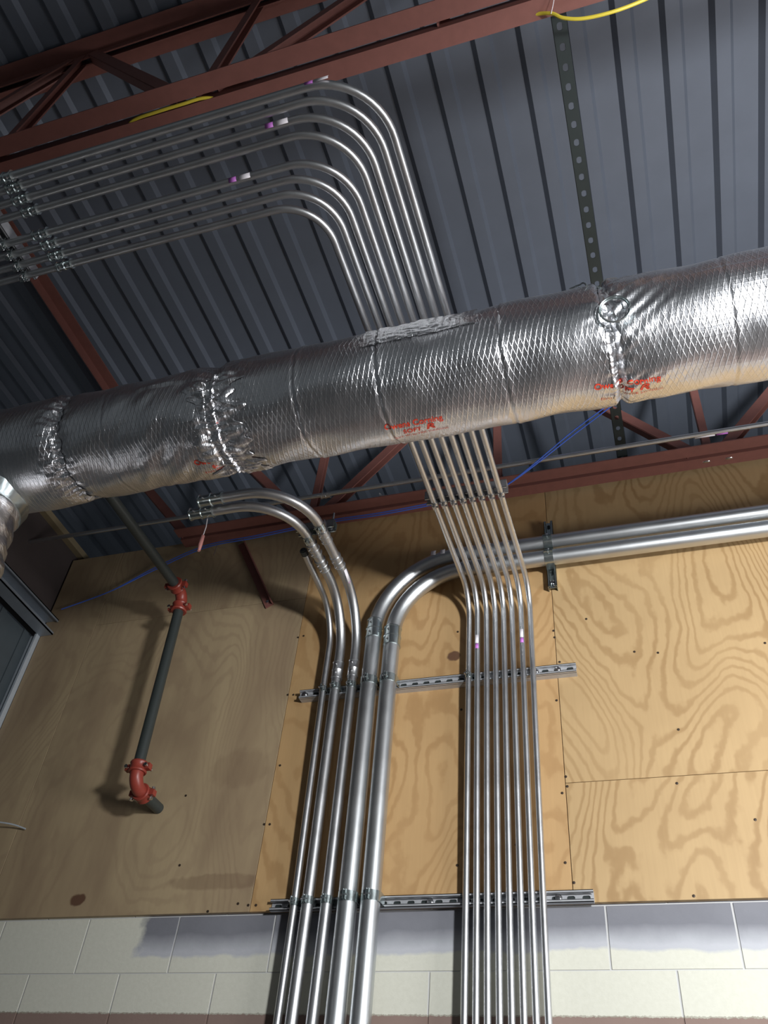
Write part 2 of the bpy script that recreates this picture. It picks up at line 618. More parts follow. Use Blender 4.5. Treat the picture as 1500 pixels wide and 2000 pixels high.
def joist(label, yc, x0, x1, zb, zt, node, half, bot_end=None, welds=()):
    root = thing('steel_joist', label, 'joist', (x0, yc, zb), 'red open web roof joists')
    leg, gap = 0.063, 0.020
    xb = bot_end if bot_end is not None else x0
    for s in (-1, 1):
        b = B()
        angle_bar(b, xb, x1, yc + s * gap / 2, s, zb, leg, 1)
        obj('bottom_chord_angle', b, M['red'], root)
        b = B()
        angle_bar(b, x0, x1, yc + s * gap / 2, s, zt, leg + 0.008, -1)
        obj('top_chord_angle', b, M['red'], root)

    def web(a, c, w=0.020, ww=0.024):
        a, c = Vector(a), Vector(c)
        d = (c - a).normalized()
        n = Vector((0, 1, 0))
        s = d.cross(n)
        b = B()
        L = (c - a).length / 2
        mid = (a + c) / 2
        obox(b, mid + s * ww, d, L, n, w, s, 0.003)
        obox(b, mid + n * w, d, L, s, ww, n, 0.003)
        obox(b, mid - n * w, d, L, s, ww, n, 0.003)
        obj('web_member', b, M['red'], root)
    k = 0
    xn = node
    while xn - 2 * half > x0 - half:
        xn -= 2 * half
    while xn < x1 + half:
        for s in (-1, 1):
            xa, xc = xn + s * 0.075, xn + s * (half - 0.06)
            if x0 - 0.05 < xc < x1 and x0 < xa < x1 and (bot_end is None or xa > bot_end):
                web((xa, yc, zb + 0.03), (xc, yc, zt - 0.03))
        if x0 < xn < x1 and (bot_end is None or xn > bot_end):
            web((xn, yc, zb + 0.02), (xn + 0.02, yc, zt - 0.02), 0.016, 0.018)
        if x0 < xn + half < x1:
            web((xn + half, yc, zb + 0.02 if bot_end is None or xn + half > bot_end else zb + 0.6), (xn + half, yc, zt - 0.02), 0.016, 0.018)
        xn += 2 * half
    if bot_end is not None:
        web((bot_end + 0.03, yc, zb + 0.03), (bot_end - 0.85, yc, zt - 0.05))
    for (wx, wy) in welds:
        b = B()
        bmesh.ops.create_uvsphere(b, u_segments=8, v_segments=6, radius=0.010)
        bmesh.ops.scale(b, vec=(1.8, 0.8, 0.4), verts=b.verts)
        bmesh.ops.translate(b, verts=b.verts, vec=(wx, wy, zb))
        obj('weld', b, M['bolt'], root, True)
    return root


ZB = 3.085
w1 = onZ(1380, 902, ZB)
joist('red steel joist along the top of the plywood wall', 2.978, -4.2, 3.5, ZB, ZD - 0.002, 0.43, 1.0, -2.36,
      [(w1.x, w1.y), (w1.x + 0.10, w1.y)])
joist('red steel joist crossing the dark upper left corner', 0.860, -5.2, 3.5, ZB, ZD - 0.002, -1.20, 0.88)

# bridging
bm = B()
box(bm, -2.945, -2.875, 0.90, 2.93, ZD - 0.078, ZD - 0.072)
box(bm, -2.945, -2.939, 0.90, 2.93, ZD - 0.14, ZD - 0.078)
tag(obj('bridging_angle', bm, M['red']), 'dim red-brown angle under the deck between the joists at far left', 'bridging')
p1 = onZ(748, 968, 3.12)
r = ray(640, 880)
p2 = r * (p1.x / r.x)
d = (p2 - p1)
p2 = p1 + d * (1.02 / d.z)
bm = B()
dd = (p2 - p1).normalized()
obox(bm, (p1 + p2) / 2, dd, (p2 - p1).length / 2, (1, 0, 0), 0.02, dd.cross(Vector((1, 0, 0))), 0.002)
obox(bm, (p1 + p2) / 2 + Vector((-0.018, 0, 0)), dd, (p2 - p1).length / 2, (1, 0, 0), 0.002, dd.cross(Vector((1, 0, 0))), 0.018)
tag(obj('bridging_brace', bm, M['strut']), 'thin grey diagonal brace rising behind the foil duct from the wall joist', 'bridging')
# rust brown angle from the joist down to the plywood
bm = B()
a0, a1 = Vector((-2.02, D - 0.012, 3.07)), Vector((-1.765, D - 0.012, 2.60))
dd = (a1 - a0).normalized()
sd = dd.cross(Vector((0, 1, 0)))
obox(bm, (a0 + a1) / 2 + Vector((0, 0.006, 0)), dd, (a1 - a0).length / 2, sd, 0.022, (0, 1, 0), 0.003)
obox(bm, (a0 + a1) / 2 + sd * 0.020 + Vector((0, -0.008, 0)), dd, (a1 - a0).length / 2, sd, 0.003, (0, 1, 0), 0.016)
k = obj('wall_brace', bm, M['red'])
tag(k, 'rust brown angle brace slanting down the plywood left of the bent conduits', 'brace')
bm = B()
lathe(bm, a1 - dd * 0.03 + Vector((0, 0.003, 0)), (0, -1, 0), [(0, 0.010), (0.006, 0.009), (0.007, 0.003)], 6)
obj('lag_screw', bm, M['bolt'], k)

# ------------------------------------------------------------------ slotted metal


def slotted(bm, o, u, v, length, width, pitch, sl, sw, first=0.5):
    """flat plate from o along u (length) and v (width) with oval holes every pitch"""
    o, u, v = Vector(o), Vector(u).normalized(), Vector(v).normalized()
    n = max(1, int(length / pitch))
    p = length / n
    for i in range(n):
        c = o + u * (p * (i + 0.5)) + v * (width / 2)
        hw, hh = p / 2, width / 2
        ang0 = math.atan2(hh, hw)
        angs = sorted(set([ang0, PI - ang0, -ang0, -PI + ang0] + [2 * PI * k / 20 - PI + 0.001 for k in range(20)]))
        outer, inner = [], []
        for a in angs:
            ca, sa = math.cos(a), math.sin(a)
            s = min(hw / abs(ca) if abs(ca) > 1e-6 else 1e9, hh / abs(sa) if abs(sa) > 1e-6 else 1e9)
            outer.append(bm.verts.new(c + u * (ca * s) + v * (sa * s)))
            # stadium hole
            half = max(0.0, (sl - sw) / 2)
            inner.append(bm.verts.new(c + u * (ca * sw / 2 + (half if ca > 0 else -half)) + v * (sa * sw / 2)))
        m_ = len(angs)
        for k_ in range(m_):
            j = (k_ + 1) % m_
            bm.faces.new((outer[k_], outer[j], inner[j], inner[k_]))


def strut(name, label, a, b_, face, mat, cat='strut channel', depth=0.041, width=0.041, pitch=0.0508, sl=0.028, sw=0.014, group=None, bolts=(), darken_slots=False, recess=None):
    """a,b_: centre line of the OPEN face; face: unit vector out of the open side"""
    a, b_, face = Vector(a), Vector(b_), Vector(face).normalized()
    u = (b_ - a).normalized()
    v = u.cross(face).normalized()
    L = (b_ - a).length
    root = thing(name, label, cat, (a + b_) / 2 - face * depth / 2, group)
    rc = depth if recess is None else recess
    bm = B()
    slotted(bm, a - face * rc - v * (width / 2), u, v, L, width, pitch, sl, sw)
    bk = obj('back_plate', bm, mat, root)
    sm = bk.modifiers.new('thickness', 'SOLIDIFY')
    sm.thickness = 0.0025
    sm.offset = 0
    mid = (a + b_) / 2
    if darken_slots:  # added dark sheet so the slots look shaded; not a part of the strut
        bm = B()
        obox(bm, mid - face * (rc - 0.0012 + 0.0022 + 0.002), u, L / 2 - 0.002, v, width / 2 - 0.003, face, 0.0008)
        obj('slot_darkener', bm, M['dark_strut'], root)
    bm = B()
    for s in (-1, 1):
        obox(bm, mid + v * s * (width / 2 - 0.00125) - face * depth / 2, u, L / 2, v, 0.00125, face, depth / 2)
        obox(bm, mid + v * s * (width / 2 - 0.005) - face * 0.00125, u, L / 2, v, 0.005, face, 0.00125)
        obox(bm, mid + v * s * (width / 2 - 0.009) - face * 0.004, u, L / 2, v, 0.00125, face, 0.004)
    obj('channel_sides', bm, mat, root)
    for t in bolts:
        bm = B()
        c = a + u * t - face * (rc - 0.002)
        lathe(bm, c, face, [(0, 0.013), (0.003, 0.013), (0.0031, 0.009), (0.010, 0.009), (0.011, 0.005)], 12)
        obj('bolt', bm, M['bolt'], root, True)
    return root


YS = D - 0.041
YS2 = D - 0.0245
s0, s1 = onY(585, 1352, YS), onY(1125, 1306, YS)
zu = (s0.z + s1.z) / 2
strut('strut_channel', 'upper horizontal strut channel on plywood behind the vertical conduits', (s0.x, YS, zu), (s1.x, YS, zu), (0, -1, 0),
      M['strut'], darken_slots=True, recess=0.011, bolts=(0.025, s1.x - s0.x - 0.075, s1.x - s0.x - 0.165))
t0, t1 = onY(524, 1762, YS), onY(1158, 1747, YS)
zl = (t0.z + t1.z) / 2
strut('strut_channel', 'lower strut channel fixed over the bottom edge of the plywood', (t0.x, YS2, zl), (t1.x, YS2, zl), (0, -1, 0),
      M['strut'], darken_slots=True, depth=0.021, bolts=(t1.x - t0.x - 0.12, 0.62))
strut('strut_channel', 'short upright strut channel carrying the two horizontal conduits', (-0.345, YS, 2.475), (-0.345, YS, 2.875), (0, -1, 0),
      M['zinc'], darken_slots=True, recess=0.016, bolts=(0.03,))
ZH = 2.47
strut('strut_channel', 'strut channel above the eight thin conduits near the red joist', (-0.765, 2.41, ZH + 0.0135), (-0.425, 2.41, ZH + 0.0135), (0, 0, -1),
      M['strut'], depth=0.041)
strut('strut_channel', 'strut channel carrying the two couplinged bent conduits left of centre', (-1.375, 2.50, 2.4715 + 0.03), (-1.20, 2.50, 2.4715 + 0.03), (0, 0, -1),
      M['zinc'], depth=0.041)
bm = B()
tube(bm, [(-1.215, 2.50, 2.50), (-1.215, 2.50, 2.60)], 0.0045, 8)
tag(obj('threaded_rod', bm, M['rod'], smooth=True), 'short threaded rod standing on the small strut over the two bent conduits', 'threaded rod')
strut('strut_channel', 'strut channel at the far left end of the upper conduit run', (-1.797, 0.45, ZH + 0.014), (-1.797, 1.082, ZH + 0.014), (0, 0, -1),
      M['strut'])

# dark perforated channel lying on the joists' bottom chords
rt = thing('perforated_channel', 'dark perforated steel channel spanning from the wall joist to the upper joist', 'strut channel', (0.042, 1.9, 3.10))
bm = B()
slotted(bm, (0.020, 0.75, 3.118), (0, 1, 0), (1, 0, 0), 2.35, 0.044, 0.0645, 0.026, 0.019)
o = obj('slotted_face', bm, M['dark_strut'], rt)
sm = o.modifiers.new('thickness', 'SOLIDIFY')
sm.thickness = 0.003
bm = B()
box(bm, 0.018, 0.0205, 0.75, 3.10, 3.117, 3.158)
box(bm, 0.0635, 0.066, 0.75, 3.10, 3.117, 3.158)
obj('flange', bm, M['dark_strut'], rt)


# ------------------------------------------------------------------ conduit hardware
def strap(conduit, axis, out, r, label, group=None, width=0.024, mat=None):
    """two-piece strut strap round a conduit at a point; out = away from the strut"""
    c, axis, out = Vector(conduit), Vector(axis).normalized(), Vector(out).normalized()
    side = axis.cross(out).normalized()
    mat = mat or M['zinc']
    root = thing('conduit_strap', label, 'strap', c - out * r, group)
    bm = B()
    prof = []
    ri, ro = r + 0.0002, r + 0.003
    n = 14
    pts = []
    for k_ in range(n + 1):
        a = PI * k_ / n
        pts.append((math.cos(a), math.sin(a)))
    sec = []
    for cs, sn in pts:
        sec.append((cs, sn))
    base = -r
    outer = [(1, base)] + sec + [(-1, base)]
    rows = []
    for (sx, sy) in outer:
        if sy == base:
            pin, pout = c + side * sx * ri + out * base, c + side * sx * ro + out * base
        else:
            pin, pout = c + (side * sx + out * sy) * ri, c + (side * sx + out * sy) * ro
        rows.append([pin - axis * width / 2, pin + axis * width / 2, pout + axis * width / 2, pout - axis * width / 2])
    rings(bm, rows)
    obj('band', bm, mat, root, True)
    bm = B()
    e = c + out * (ro + 0.006)
    for s in (-1, 1):
        obox(bm, e + side * s * 0.004, side, 0.0015, out, 0.008, axis, width / 2)
    obj('ear', bm, mat, root)
    bm = B()
    lathe(bm, e - side * 0.014, side, [(0, 0.0052), (0.005, 0.0052), (0.0051, 0.003), (0.024, 0.003)], 8)
    obj('screw', bm, M['bolt'], root, True)
    return root


def sleeve(parent, name, c, a, r, L, mat, lip=0.0018, screws=True, out=(0, -1, 0)):
    """coupling: tube with rolled ends and set screws"""
    c, a = Vector(c), Vector(a).normalized()
    bm = B()
    R_ = r + 0.0022
    lathe(bm, c - a * L / 2, a, [(0, r), (0, R_ + lip), (0.004, R_ + lip), (0.0055, R_), (L / 2 - 0.004, R_), (L / 2 - 0.002, R_ + lip), (L / 2 + 0.002, R_ + lip),
                                 (L / 2 + 0.004, R_), (L - 0.0055, R_), (L - 0.004, R_ + lip), (L, R_ + lip), (L, r)], 24)
    o = obj(name, bm, mat, parent, True)
    if screws:
        out = Vector(out)
        out = (out - a * out.dot(a)).normalized()
        for s in (-1, 1):
            bm = B()
            lathe(bm, c + a * s * L * 0.26 + out * (R_ - 0.001), out, [(0, 0.005), (0.006, 0.005), (0.0062, 0.0038), (0.009, 0.0036)], 8)
            obj('set_screw', bm, M['bolt'], o, True)
    return o


def sticker(parent, a, b_, r, out, arc=0.62, split=0.35, rev=False):
    """paper label wrapped round a conduit from a to b_: magenta end and white end"""
    a, b_ = Vector(a), Vector(b_)
    ax = (b_ - a).normalized()
    out = Vector(out)
    out = (out - ax * out.dot(ax)).normalized()
    sd = ax.cross(out)
    L = (b_ - a).length

    def patch(t0, t1, mat, name):
        bm = B()
        rows = []
        for t in (t0, t1):
            rows.append([a + ax * (L * t) + (out * math.cos(g) + sd * math.sin(g)) * (r + 0.0009) for g in [(-arc + 2 * arc * k_ / 10) for k_ in range(11)]])
        rings(bm, rows, False, False)
        o = obj(name, bm, mat, parent, True)
        sm_ = o.modifiers.new('thickness', 'SOLIDIFY')
        sm_.thickness = 0.0004
        o['label'] = ('white' if mat is M['white'] else 'magenta') + ' part of the conduit label'
    patch(0, split, M['pink'] if not rev else M['white'], 'sticker')
    patch(split + 0.04, 1, M['white'] if not rev else M['pink'], 'sticker')


def conduit(label, pts, rads, r, group=None, mat=None, n=20, cat='conduit'):
    root = thing('conduit', label, cat, pts[0], group)
    bm = B()
    tube(bm, path(pts, rads), r, n)
    obj('tube', bm, mat or M['emt'], root, True)
    return root


# ---- the eight thin conduits
ORD = ['first', 'second', 'third', 'fourth', 'fifth', 'sixth', 'seventh', 'eighth']
rs = 0.0122
YV = YS - rs
xb_ = [-0.7245, -0.686, -0.648, -0.609, -0.570, -0.531, -0.492, -0.4535]
xt_ = [-0.722, -0.684, -0.643, -0.604, -0.566, -0.528, -0.488, -0.448]
xf_ = [-0.738, -0.697, -0.659, -0.619, -0.578, -0.540, -0.500, -0.462]
yf = [1.054, 1.014, 0.974, 0.935, 0.857, 0.815, 0.776, 0.741]
xc = [-1.640, -1.645, -1.646, -1.655, -1.642, -1.648, -1.644, -1.657]
for i in range(8):
    zi = ZH
    pts = [(xb_[i] - 0.004, YV + 0.0175, -H), (xb_[i], YV + 0.0175, zl), (xt_[i], YV, zu), (xt_[i], YV, ZH), (xf_[i], yf[i], ZH), (-3.0, yf[i], ZH)]
    c = conduit('%s from the left of the eight thin silver conduits climbing the plywood' % ORD[i], pts, [0, 0, 0.125, 0.15 + 0.007 * i], rs, 'eight thin conduits')
    cp = sleeve(c, 'coupling', (xc[i], yf[i], ZH), (1, 0, 0), rs, 0.055, M['zinc'], 0.003, True, (0, -0.3, -1))
    if i == 1:
        sticker(c, (xt_[i] - 0.0015, YV, 2.165), (xt_[i] - 0.0015, YV, 2.235), rs, (0.2, -1, 0))
    if i == 6:
        sticker(c, (xt_[i] - 0.0015, YV, 2.170), (xt_[i] - 0.0015, YV, 2.240), rs, (0.2, -1, 0))
    if i == 7:
        sticker(c, (-0.66, yf[i], ZH), (-0.59, yf[i], ZH), rs, (0, -1, -0.1))
    if i == 5:
        sticker(c, (-0.81, yf[i], ZH), (-0.74, yf[i], ZH), rs, (0, -1, -1))
    if i == 3:
        sticker(c, (-0.98, yf[i], ZH), (-0.91, yf[i], ZH), rs, (0, -1, -1))
    f = (3.02 - 2.41) / (3.02 - yf[i])
    xx = xt_[i] + (xf_[i] - xt_[i]) * f
    strap((xx, 2.41, ZH), (0, 1, 0), (0, 0, -1), rs, 'small strap on the %s thin conduit from the left, at the hanging strut' % ORD[i], 'straps at the hanging strut', 0.02, M['emt'])
    if i < 4:
        strap((-1.797, yf[i], ZH), (1, 0, 0), (0, 0, -1), rs, 'dim small strap on the %s conduit up from the bottom at the far left strut' % ORD[i], 'straps at the far left strut', 0.02, M['zinc'])
strap((xt_[0], YV, zu), (0, 0, 1), (0, -1, 0), rs, 'small strap holding the leftmost thin conduit to the upper wall strut', None, 0.022)

# ---- five larger conduits at the left
# thin one with a capped end
rL1 = 0.0150
Y1 = YS - rL1
e = onY(604, 1112, 2.62)
c = conduit('thin conduit at the far left of the wall bundle, its bent top end open', [(-1.372, Y1 + 0.0175, -H), (-1.376, Y1 + 0.0175, zl), (-1.381, Y1, zu), (-1.381, Y1, 2.44), (-1.381, 2.60, 2.49)], [0, 0, 0.20], rL1)
bm = B()
lathe(bm, (-1.381, 2.60, 2.49), (0, -1, 0.11), [(-0.02, rL1 + 0.002), (0.006, rL1 + 0.002), (0.007, rL1 - 0.002), (0.012, rL1 - 0.003)], 18)
obj('bushing', bm, M['black'], c, True)
ZQ = 2.475
rM = 0.0221
YM = YS - rM
specM = [('left', -1.3205, 2.255, (2.685, 2.575), 2.525, -1.765, -1.60), ('right', -1.2450, 2.190, (2.675, 2.505), 2.445, -1.69, -1.55)]
for nm, x, ye, cy, sy, xe, xr in specM:
    c = conduit('%s of the two mid-size conduits bending off the wall and curving left under the duct' % nm,
                [(x, YM + 0.0175, -H), (x, YM + 0.0175, zl), (x, YM, zu), (x, YM, ZQ), (x, ye, ZQ), (xe, ye, ZQ)], [0, 0, 0.26, 0.24], rM, None, M['emt'], 24)
    sleeve(c, 'coupling', (x, YM, 2.125), (0, 0, 1), rM, 0.085, M['emt'], 0.0015)
    for yy in cy:
        sleeve(c, 'coupling', (x, yy, ZQ), (0, 1, 0), rM, 0.07, M['emt'], 0.0025, True, (-0.5, 0, -1))
    sleeve(c, 'end_connector', (xe + 0.05, ye, ZQ), (1, 0, 0), rM, 0.11, M['zinc'], 0.005, True, (0, -1, -0.4))
    if nm == 'right':
        sticker(c, (x, 2.80, ZQ - 0.02), (x, 2.73, ZQ - 0.002), rM, (1, 0, -0.5), 0.4, 0.02)
    strap((x, 2.50 if nm == 'left' else 2.44, ZQ), (0, 1, 0), (0, 0, -1), rM, 'strap on the %s mid-size conduit at the small hanging strut' % nm, None, 0.028)
rB = 0.0365
YB_ = YS - rB
specB = [('outer', -1.158, 2.703, 2.314, 0.40), ('inner', -1.070, 2.612, 2.262, 0.335)]
for nm, x, zh, zc, rad in specB:
    c = conduit('%s thick conduit sweeping from vertical to run right along the plywood' % nm,
                [(x + 0.006, YB_ + 0.0175, -H), (x, YB_ + 0.0175, zl), (x, YB_, zu), (x, YB_, zh), (3.2, YB_, zh)], [0, 0, rad], rB, None, M['emt_big'], 32)
    sleeve(c, 'coupling', (x, YB_, zc), (0, 0, 1), rB, 0.10, M['zinc'], 0.0022, True, (-0.25, -1, 0))
    if nm == 'outer':
        for xx in (-0.90, -0.855):
            sticker(c, (xx, YB_, zh), (xx + 0.024, YB_, zh), rB, (0, -1, 0.3), 0.55, 0.02, False)
    strap((-0.345, YB_, zh), (1, 0, 0), (0, -1, 0), rB, 'strap on the %s thick conduit at the short upright strut' % ('upper' if nm == 'outer' else 'lower'), None, 0.04)
    strap((x, YB_, zu), (0, 0, 1), (0, -1, 0), rB, 'strap on the %s thick conduit at the upper wall strut' % nm, None, 0.036)
    strap((x + 0.002, YB_ + 0.0175, zl), (0, 0, 1), (0, -1, 0), rB, 'strap on the %s thick conduit at the lower wall strut' % nm, None, 0.036)
for nm, x, r_, Y_ in (('thin leftmost', -1.378, rL1, Y1), ('left mid-size', -1.3205, rM, YM), ('right mid-size', -1.245, rM, YM)):
    strap((x, Y_, zu), (0, 0, 1), (0, -1, 0), r_, 'strap on the %s conduit of the left bundle at the upper wall strut' % nm, None, 0.028)
    strap((x + (0.002 if x < -1.33 else 0), Y_ + 0.0175, zl), (0, 0, 1), (0, -1, 0), r_, 'strap on the %s conduit of the left bundle at the lower wall strut' % nm, None, 0.028)

# ---- long thin conduit across, in front of the wall joist
c = conduit('long thin conduit running level across the room just in front of the wall joist', [(2.2, 2.765, 3.0), (-3.149, 2.74, 3.0)], 0, 0.0115)
sticker(c, (0.50, 2.765, 3.0), (0.36, 2.765, 3.0), 0.0115, (0, -1, -0.8), 1.1, 0.35)
sleeve(c, 'coupling', (-1.40, 2.755, 3.0), (1, 0, 0), 0.0115, 0.05, M['emt'], 0.002)

# ------------------------------------------------------------------ the foil wrapped duct
YD, ZDU, RD = 1.616, 2.225, 0.186
JOINTS = [(0.042, 0.020, 0.012), (-1.80, 0.012, 0.022), (-1.235, 0.012, 0.03)]
SEAMS = [(-0.93, 0.0045), (-0.655, 0.005), (-0.27, 0.003), (0.37, 0.002), (-1.62, 0.002)]
_ph = [(random.uniform(6, 30), random.randint(2, 9), random.uniform(0, 6.28), random.uniform(0.0003, 0.0011)) for _ in range(14)]


def vn(x, y, s=0):
    from mathutils import noise
    return noise.noise(Vector((x, y, s * 7.3)))


def duct_r(x, th):
    """radius of the wrap at length x and angle th; th=-pi is facing the room, -pi/2 facing down"""
    r = RD
    if x < -1.80:
        r += 0.012 * min(1, (-1.80 - x) / 0.06)
    elif x < -1.235:
        r += 0.003
    for wx, nt, ph, am in _ph:
        r += am * math.sin(wx * x + nt * th + ph)
    # sag of the loose wrap along the bottom and facets
    r += 0.0035 * vn(x * 3.0, th * 1.2, 1) + 0.0022 * vn(x * 12, th * 3.0, 2)
    # pinched joints
    for jx, dep, wd in JOINTS:
        xx = x + 0.006 * vn(th * 2.5, 0, 4) - jx
        if jx > 0:
            xx += 0.012 * math.sin(th * 1.0)
        g = math.exp(-(xx / wd) ** 2)
        r -= dep * g
        near = math.exp(-(xx / 0.055) ** 2)
        r += near * (0.0055 * vn(x * 20, th * 9, 5) + 0.003 * vn(x * 45, th * 22, 6))
    # pleats fanning out to the right of the main joint
    if 0.04 < x < 0.26:
        k_ = (x - 0.04) / 0.22
        r += 0.0045 * (1 - k_) * math.sin(th * 26 + 26 * k_ + 2 * vn(x * 6, th * 3, 8)) * (0.5 + vn(th * 4, x * 3, 9))
    # crumpled zone round the third joint
    cz = math.exp(-((x + 1.19) / 0.10) ** 2)
    r += cz * (0.009 * vn(x * 13, th * 5, 10) + 0.004 * vn(x * 34, th * 12, 11))
    cz = math.exp(-((x + 1.44) / 0.15) ** 2)
    r += cz * 0.009 * vn(x * 22 + 3 * th, th * 2.2, 12)
    cz = math.exp(-((x + 1.82) / 0.05) ** 2)
    r += cz * (0.008 * vn(x * 26, th * 14, 13))
    for sx, dep in SEAMS:
        xx = x - sx + 0.004 * vn(th * 2, sx, 14)
        r -= dep * math.exp(-(xx / 0.0036) ** 2)
        r += dep * 0.55 * math.exp(-((xx - 0.011) / 0.006) ** 2)
    return r


def duct_p(x, th, off=0.0):
    r = duct_r(x, th) + off
    dz = 0.0
    if x < -1.2:
        dz = -0.008
    return Vector((x, YD + r * math.cos(th), ZDU + dz + r * math.sin(th)))


duct = thing('insulated_duct', 'large foil wrapped round duct crossing the whole picture under the roof deck', 'duct', (0, YD, ZDU))
bm = B()
NX, NT_ = 760, 176
xa, xz = -2.45, 1.30
uvl = bm.loops.layers.uv.new('UVMap')
grid = []
for i in range(NX + 1):
    x = xa + (xz - xa) * i / NX
    grid.append([bm.verts.new(duct_p(x, 2 * PI * j / NT_ - PI)) for j in range(NT_)])
for i in range(NX):
    for j in range(NT_):
        j2 = (j + 1) % NT_
        f = bm.faces.new((grid[i][j], grid[i][j2], grid[i + 1][j2], grid[i + 1][j]))
        us = [xa + (xz - xa) * a / NX for a in (i, i, i + 1, i + 1)]
        vs_ = [RD * 2 * PI * a / NT_ for a in (j, j + 1, j + 1, j)]
        for lp, uu, vv in zip(f.loops, us, vs_):
            lp[uvl].uv = (uu, vv)
bmesh.ops.translate(bm, verts=bm.verts, vec=-ORIG[duct])
me = bpy.data.meshes.new('jacket')
bmesh.ops.recalc_face_normals(bm, faces=bm.faces)
bm.to_mesh(me)
bm.free()
for p in me.polygons:
    p.use_smooth = True
me.materials.append(M['foil'])
jk = bpy.data.objects.new('jacket', me)
COL.objects.link(jk)
jk.parent = duct
ORIG[jk] = ORIG[duct].copy()


def wrap_patch(name, x0, x1, t0, t1, off, wob, nx=40, nt=120, seed=0, mat=None, label=None, crump=0.004, fq=1.0):
    """tape or film lying on the duct between x0..x1 and angles t0..t1"""
    bm = B()
    uvl = bm.loops.layers.uv.new('UVMap')
    g = []
    for i in range(nx + 1):
        row_ = []
        for j in range(nt + 1):
            th = t0 + (t1 - t0) * j / nt
            xl, xr_ = x0 + wob * vn(th * 6, 1, seed), x1 + wob * vn(th * 7, 5, seed)
            x = xl + (xr_ - xl) * i / nx
            edge = min(i, nx - i) / nx * 2
            h = off + crump * edge ** 0.5 * abs(vn(x * 40 * fq, th * 16 * fq, seed + 1)) * 2 + crump * 0.5 * edge * abs(vn(x * 90 * fq, th * 38 * fq, seed + 2))
            row_.append(bm.verts.new(duct_p(x, th, h)))
        g.append(row_)
    for i in range(nx):
        for j in range(nt):
            f = bm.faces.new((g[i][j], g[i][j + 1], g[i + 1][j + 1], g[i + 1][j]))
            for lp in f.loops:
                c_ = lp.vert.co
                lp[uvl].uv = (c_.x, c_.z)
    o = obj(name, bm, mat or M['foiltape'], duct, True)
    if label:
        o['label'] = label
    return o


wrap_patch('foil_tape', -1.822, -1.785, -PI - 0.5, -0.6, 0.003, 0.018, 24, 260, 21, None, 'crumpled bright foil tape band')
wrap_patch('foil_patch', -1.285, -1.115, -PI + 0.05, -0.9, 0.003, 0.06, 70, 150, 31, None, 'crumpled foil patch over the joint', 0.011, 0.5)
wrap_patch('foil_patch', -0.70, -0.33, -3.52, -3.02, 0.002, 0.03, 60, 40, 41, None, 'loose wrinkled foil along the duct top', 0.004)
wrap_patch('foil_tape', 0.030, 0.050, -PI - 0.6, -0.5, 0.0015, 0.004, 10, 220, 51, None, 'narrow silver tape in the pinched joint', 0.003)


# printed text on the wrap
def wrap_text(body, size, x0, th0, shear=0.0, bold=0.0, align='CENTER', rot=False, sx=1.0):
    cu = bpy.data.curves.new('print', 'FONT')
    cu.body = body
    cu.size = size
    cu.align_x = align
    cu.shear = shear
    cu.offset = bold
    cu.resolution_u = 3
    to = bpy.data.objects.new('print_tmp', cu)
    COL.objects.link(to)
    dg = bpy.context.evaluated_depsgraph_get()
    me_ = bpy.data.meshes.new_from_object(to.evaluated_get(dg))
    bpy.data.objects.remove(to)
    bm = B()
    bm.from_mesh(me_)
    bmesh.ops.triangulate(bm, faces=bm.faces)
    for _ in range(1):
        bmesh.ops.subdivide_edges(bm, edges=[e_ for e_ in bm.edges if e_.calc_length() > 0.006], cuts=1, use_grid_fill=False)
    bmesh.ops.triangulate(bm, faces=bm.faces)
    for v_ in bm.verts:
        tx, ty = v_.co.x * sx, v_.co.y
        if rot:
            tx, ty = -ty, tx
        v_.co = duct_p(x0 + tx, th0 - ty / RD, 0.0016)
    bpy.data.meshes.remove(me_)
    o = obj('print', bm, M['print'], duct)
    o['label'] = 'orange red printing reading ' + body
    return o


def brand(x0, th0):
    wrap_text('Owens Corning', 0.031, x0, th0, 0, 0.0005, 'CENTER', False, 0.93)
    wrap_text('SOFT', 0.025, x0 - 0.012, th0 + 0.16, 0.1, 0.0005, 'CENTER', False, 1.0)
    wrap_text('R', 0.036, x0 + 0.046, th0 + 0.165, 0.25, 0.0012, 'CENTER', False, 1.35)
    wrap_text('Duct Wrap FRK Insulation', 0.0165, x0 + 0.01, th0 + 0.27, 0, 0, 'CENTER', False, 1.0)


brand(-0.575, math.radians(-83))
brand(0.070, math.radians(-84))
brand(-1.235, math.radians(-84))
for xx, tt in ((-1.19, -2.55), (-1.185, -2.1), (-1.215, -1.62), (-1.18, -1.45)):
    wrap_text('Corning', 0.026, xx, tt, 0, 0.0008, 'CENTER', True)

# wire ring hanging against the joint
cring = duct_p(0.066, math.radians(-154), 0.012)
nrm = Vector((0, math.cos(math.radians(-154)), math.sin(math.radians(-154))))
tx = Vector((1, 0, 0))
ty = nrm.cross(tx)
for rr, th_, ofs in ((0.040, 0.0032, 0.0), (0.043, 0.0022, 0.006)):
    bm = B()
    pts = [cring + nrm * ofs + (tx * math.cos(a) + ty * math.sin(a) * 0.95) * rr for a in [2 * PI * k_ / 36 * 0.97 for k_ in range(37)]]
    tube(bm, pts, th_, 8)
    o = obj('hanger_ring', bm, M['zinc'], duct, True)
    o['label'] = 'shiny coiled strap ring at the joint'
# hanger wire loop lying over the top of the joint
for k_, (x_, dx) in enumerate(((0.02, -0.05), (0.05, 0.06))):
    bm = B()
    pts = [duct_p(x_ + dx * (1 - t) ** 2 - 0.02, -PI - 0.75 + 0.45 * t, 0.006) for t in [j / 14 for j in range(15)]]
    tube(bm, pts, 0.0028, 8)
    obj('hanger_strap', bm, M['zinc'], duct, True)

